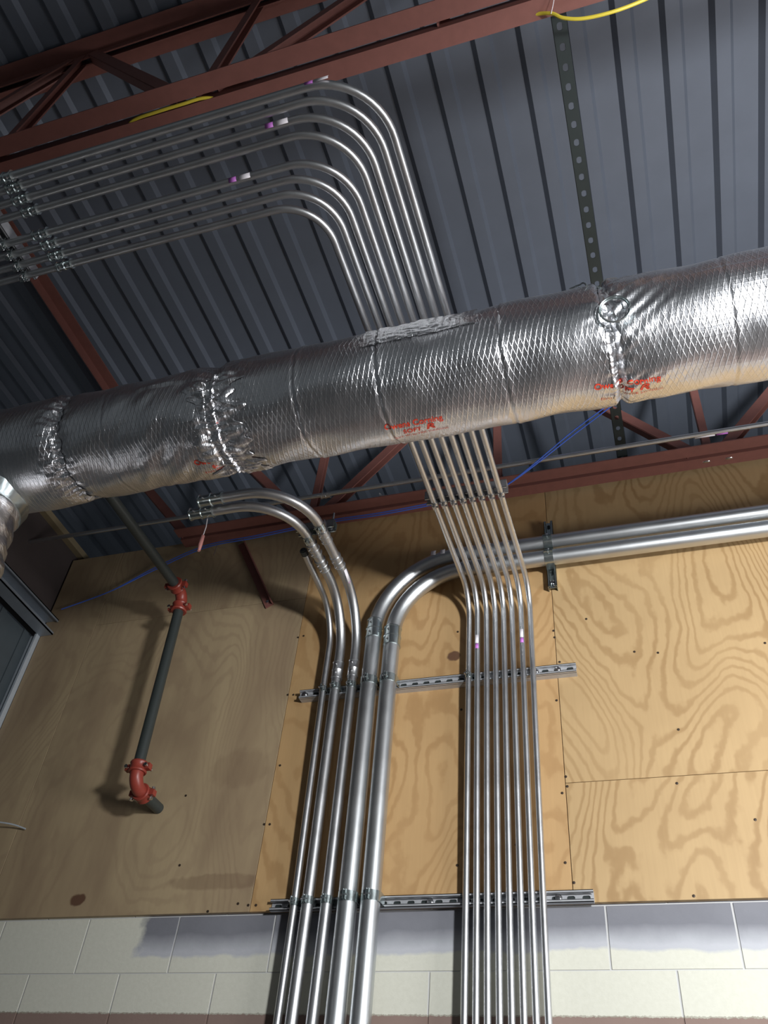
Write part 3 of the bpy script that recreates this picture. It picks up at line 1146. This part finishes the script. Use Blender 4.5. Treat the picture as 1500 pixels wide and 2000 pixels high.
# foil wrapped branch dropping at the far left
root = thing('flexible_duct', 'crinkled foil branch duct dropping from the big duct at the left edge', 'duct', (-2.10, YD, 1.2))
bm = B()
uvl = bm.loops.layers.uv.new('UVMap')
g = []
cl = path([(-2.165, YD, 2.06), (-2.165, YD, 1.90), (-2.06, YD + 0.02, 1.35), (-2.06, YD + 0.02, 0.2)], [0.5, 0.8])
L = 0
# resample
samples = []
for a, b_ in zip(cl, cl[1:]):
    n_ = max(1, int((b_ - a).length / 0.008))
    for k_ in range(n_):
        samples.append(a.lerp(b_, k_ / n_))
samples.append(cl[-1])
for i, p in enumerate(samples):
    row_ = []
    for j in range(72):
        th = 2 * PI * j / 72
        r_ = 0.142 + 0.004 * math.sin(i * 0.8 + th) + 0.006 * vn(i * 0.16, math.cos(th) * 3, 3) + 0.005 * vn(math.sin(th) * 7, i * 0.3, 4)
        row_.append(bm.verts.new(p + Vector((math.cos(th), math.sin(th), 0)) * r_))
    g.append(row_)
for i in range(len(g) - 1):
    for j in range(72):
        j2 = (j + 1) % 72
        f = bm.faces.new((g[i][j], g[i][j2], g[i + 1][j2], g[i + 1][j]))
        for lp, (uu, vv) in zip(f.loops, ((i, j), (i, j + 1), (i + 1, j + 1), (i + 1, j))):
            lp[uvl].uv = (uu * 0.008, vv * 0.0124)
obj('foil_jacket', bm, M['foiltape'], root, True)
bm = B()
lathe(bm, (-2.165, YD, 1.985), (0, 0, 1), [(0, 0.148), (0.03, 0.153), (0.05, 0.158), (0.055, 0.14)], 40)
obj('collar', bm, M['zinc'], root, True)

# ------------------------------------------------------------------ sprinkler pipe
XS, YSP = -2.135, 2.86
zt_, zb2 = 2.56, 1.555
rp = 0.0243
root = thing('sprinkler_pipe', 'black sprinkler pipe with orange red elbows dropping down the left of the plywood', 'pipe', (XS, YSP, zb2))
for nm, a, b_ in (('branch_pipe', (XS, YSP - 0.09, zt_), (XS, 1.90, zt_)), ('drop_pipe', (XS, YSP, zt_ - 0.09), (-2.10, YSP, zb2 + 0.08)), ('wall_stub', (-2.095, YSP + 0.085, zb2), (-2.095, D, zb2))):
    bm = B()
    tube(bm, path([a, b_, (-3.13, 1.90, zt_)], 0.06) if nm == 'branch_pipe' else [a, b_], rp, 24)
    obj(nm, bm, M['black'], root, True)
for nm, P0, P1, P2 in (('upper', (XS, YSP - 0.095, zt_), (XS, YSP, zt_), (XS, YSP, zt_ - 0.095)), ('lower', (-2.097, YSP, zb2 + 0.09), (-2.095, YSP, zb2), (-2.095, YSP + 0.09, zb2))):
    bm = B()
    tube(bm, path([P0, P1, P2], 0.055), rp + 0.004, 24)
    el = obj('elbow', bm, M['sprink'], root, True)
    for P in (P0, P2):
        d_ = (Vector(P) - Vector(P1)).normalized()
        c_ = Vector(P1) + d_ * 0.078
        a_, u_, w_ = basis(d_, (1, 0, 0))
        bm = B()
        lathe(bm, c_ - d_ * 0.023, d_, [(0, rp), (0, rp + 0.012), (0.006, rp + 0.015), (0.014, rp + 0.011), (0.032, rp + 0.011), (0.040, rp + 0.015), (0.046, rp + 0.012), (0.046, rp)], 28)
        for s in (-1, 1):
            obox(bm, c_ + u_ * s * (rp + 0.019), u_, 0.014, w_, 0.012, d_, 0.013)
        cl_ = obj('grooved_coupling', bm, M['sprink'], root, True)
        for s in (-1, 1):
            bm = B()
            lathe(bm, c_ + u_ * s * (rp + 0.022) - w_ * 0.026, w_, [(0, 0.008), (0.009, 0.008), (0.0091, 0.0045), (0.045, 0.0045), (0.0451, 0.008), (0.054, 0.008)], 8)
            obj('bolt', bm, M['bolt'], cl_, True)

# ------------------------------------------------------------------ cables
def cable(name, label, pts, r, mat, cat='cable', group=None):
    # smooth the polyline a little
    P = [Vector(p) for p in pts]
    out = []
    for i in range(len(P) - 1):
        p0, p1, p2, p3 = P[max(0, i - 1)], P[i], P[i + 1], P[min(len(P) - 1, i + 2)]
        for k_ in range(8):
            t = k_ / 8
            out.append(0.5 * ((2 * p1) + (p2 - p0) * t + (2 * p0 - 5 * p1 + 4 * p2 - p3) * t * t + (3 * p1 - p0 - 3 * p2 + p3) * t ** 3))
    out.append(P[-1])
    bm = B()
    tube(bm, out, r, 8)
    return tag(obj(name, bm, mat, smooth=True), label, cat, group)


def blue(dx, dz, lab):
    pts = [onZ(1196 + dx, 788, 3.108), onZ(1120 + dx * 0.6, 845 + dz, 3.06), onY(985, 950 + dz * 0.2, 2.80), onY(905, 972 + dz, 2.85), onY(840, 985 + dz, 2.86), onY(740, 1004 + dz, 2.87),
           onY(640, 1019 + dz, 2.88), onY(500, 1048 + dz, 2.93), onY(400, 1068 + dz, 3.0), onY(300, 1112 + dz, 3.05), onY(215, 1155, 3.06), onY(120, 1190, 3.06)]
    cable('data_cable', lab, pts, 0.0032, M['blue'], 'cable', 'blue cables')


blue(-4, -2, 'thin blue cable, the upper one of the pair drooping under the wall joist')
blue(5, 2, 'thin blue cable, the lower one of the pair drooping under the wall joist')
yb = 0.860
ypts = []
for x, y, z in ((-1.95, 0.040, 0.013), (-1.66, 0.040, 0.013), (-1.54, 0.030, 0.013), (-1.47, 0.006, 0.008), (-1.38, 0.0, -0.003), (-1.27, 0.0, -0.003),
                (-1.19, 0.004, 0.006), (-1.12, 0.028, 0.013), (-1.0, 0.040, 0.013), (-0.6, 0.045, 0.013), (-0.2, 0.050, 0.013), (-0.05, 0.055, 0.013)):
    ypts.append((x, yb + y, ZB + z))
ypts += [tuple(onZ(1075, 26, 3.06)), tuple(onZ(1100, 35, 3.035)), tuple(onZ(1140, 36, 3.02)), tuple(onZ(1200, 22, 3.02)), tuple(onZ(1262, -2, 3.05)), tuple(onZ(1340, -40, 3.10))]
cable('power_cord', 'yellow cord threaded along the upper joist and drooping at the top edge', ypts, 0.0058, M['yellow'], 'cord')
cable('tie_wire', 'fine pale tie wire holding the yellow cord to the upper joist', [onZ(1083, -8, 3.07), onZ(1080, 10, 3.06), onZ(1076, 27, 3.052)], 0.0012, M['white'], 'wire')
s0 = onZ(405, 1013, ZQ - 0.02)
root = thing('pull_string', 'pale pull string with a faded red tag under the end of the mid-size conduits', 'string', s0 - Vector((0, 0, 0.2)))
bm = B()
s1 = s0 + Vector((0.004, 0, -0.10))
tube(bm, [s0, s0.lerp(s1, 0.5) + Vector((0.004, 0, 0)), s1], 0.0022, 8)
obj('string', bm, M['white'], root, True)
bm = B()
tube(bm, [s1, s1 + Vector((0, 0, -0.05)), s1 + Vector((0.002, 0, -0.085))], [0.008, 0.009, 0.006], 10)
obj('tag', bm, M['tan'], root, True)
w0, w1_ = onY(425, 1062, 3.05), onY(417, 1085, 3.05)
cable('tie_wire', 'short bright wire end hanging on the plywood beside the pull string tag', [w0, w0.lerp(w1_, 0.5), w1_], 0.0022, M['bolt'], 'wire')
cable('wire_stub', 'short pale wire sticking out low at the left edge', [onY(-60, 1600, 3.0), onY(0, 1606, 3.03), onY(28, 1611, 3.05), onY(50, 1619, 3.07)], 0.0035, M['trimwhite'], 'wire')
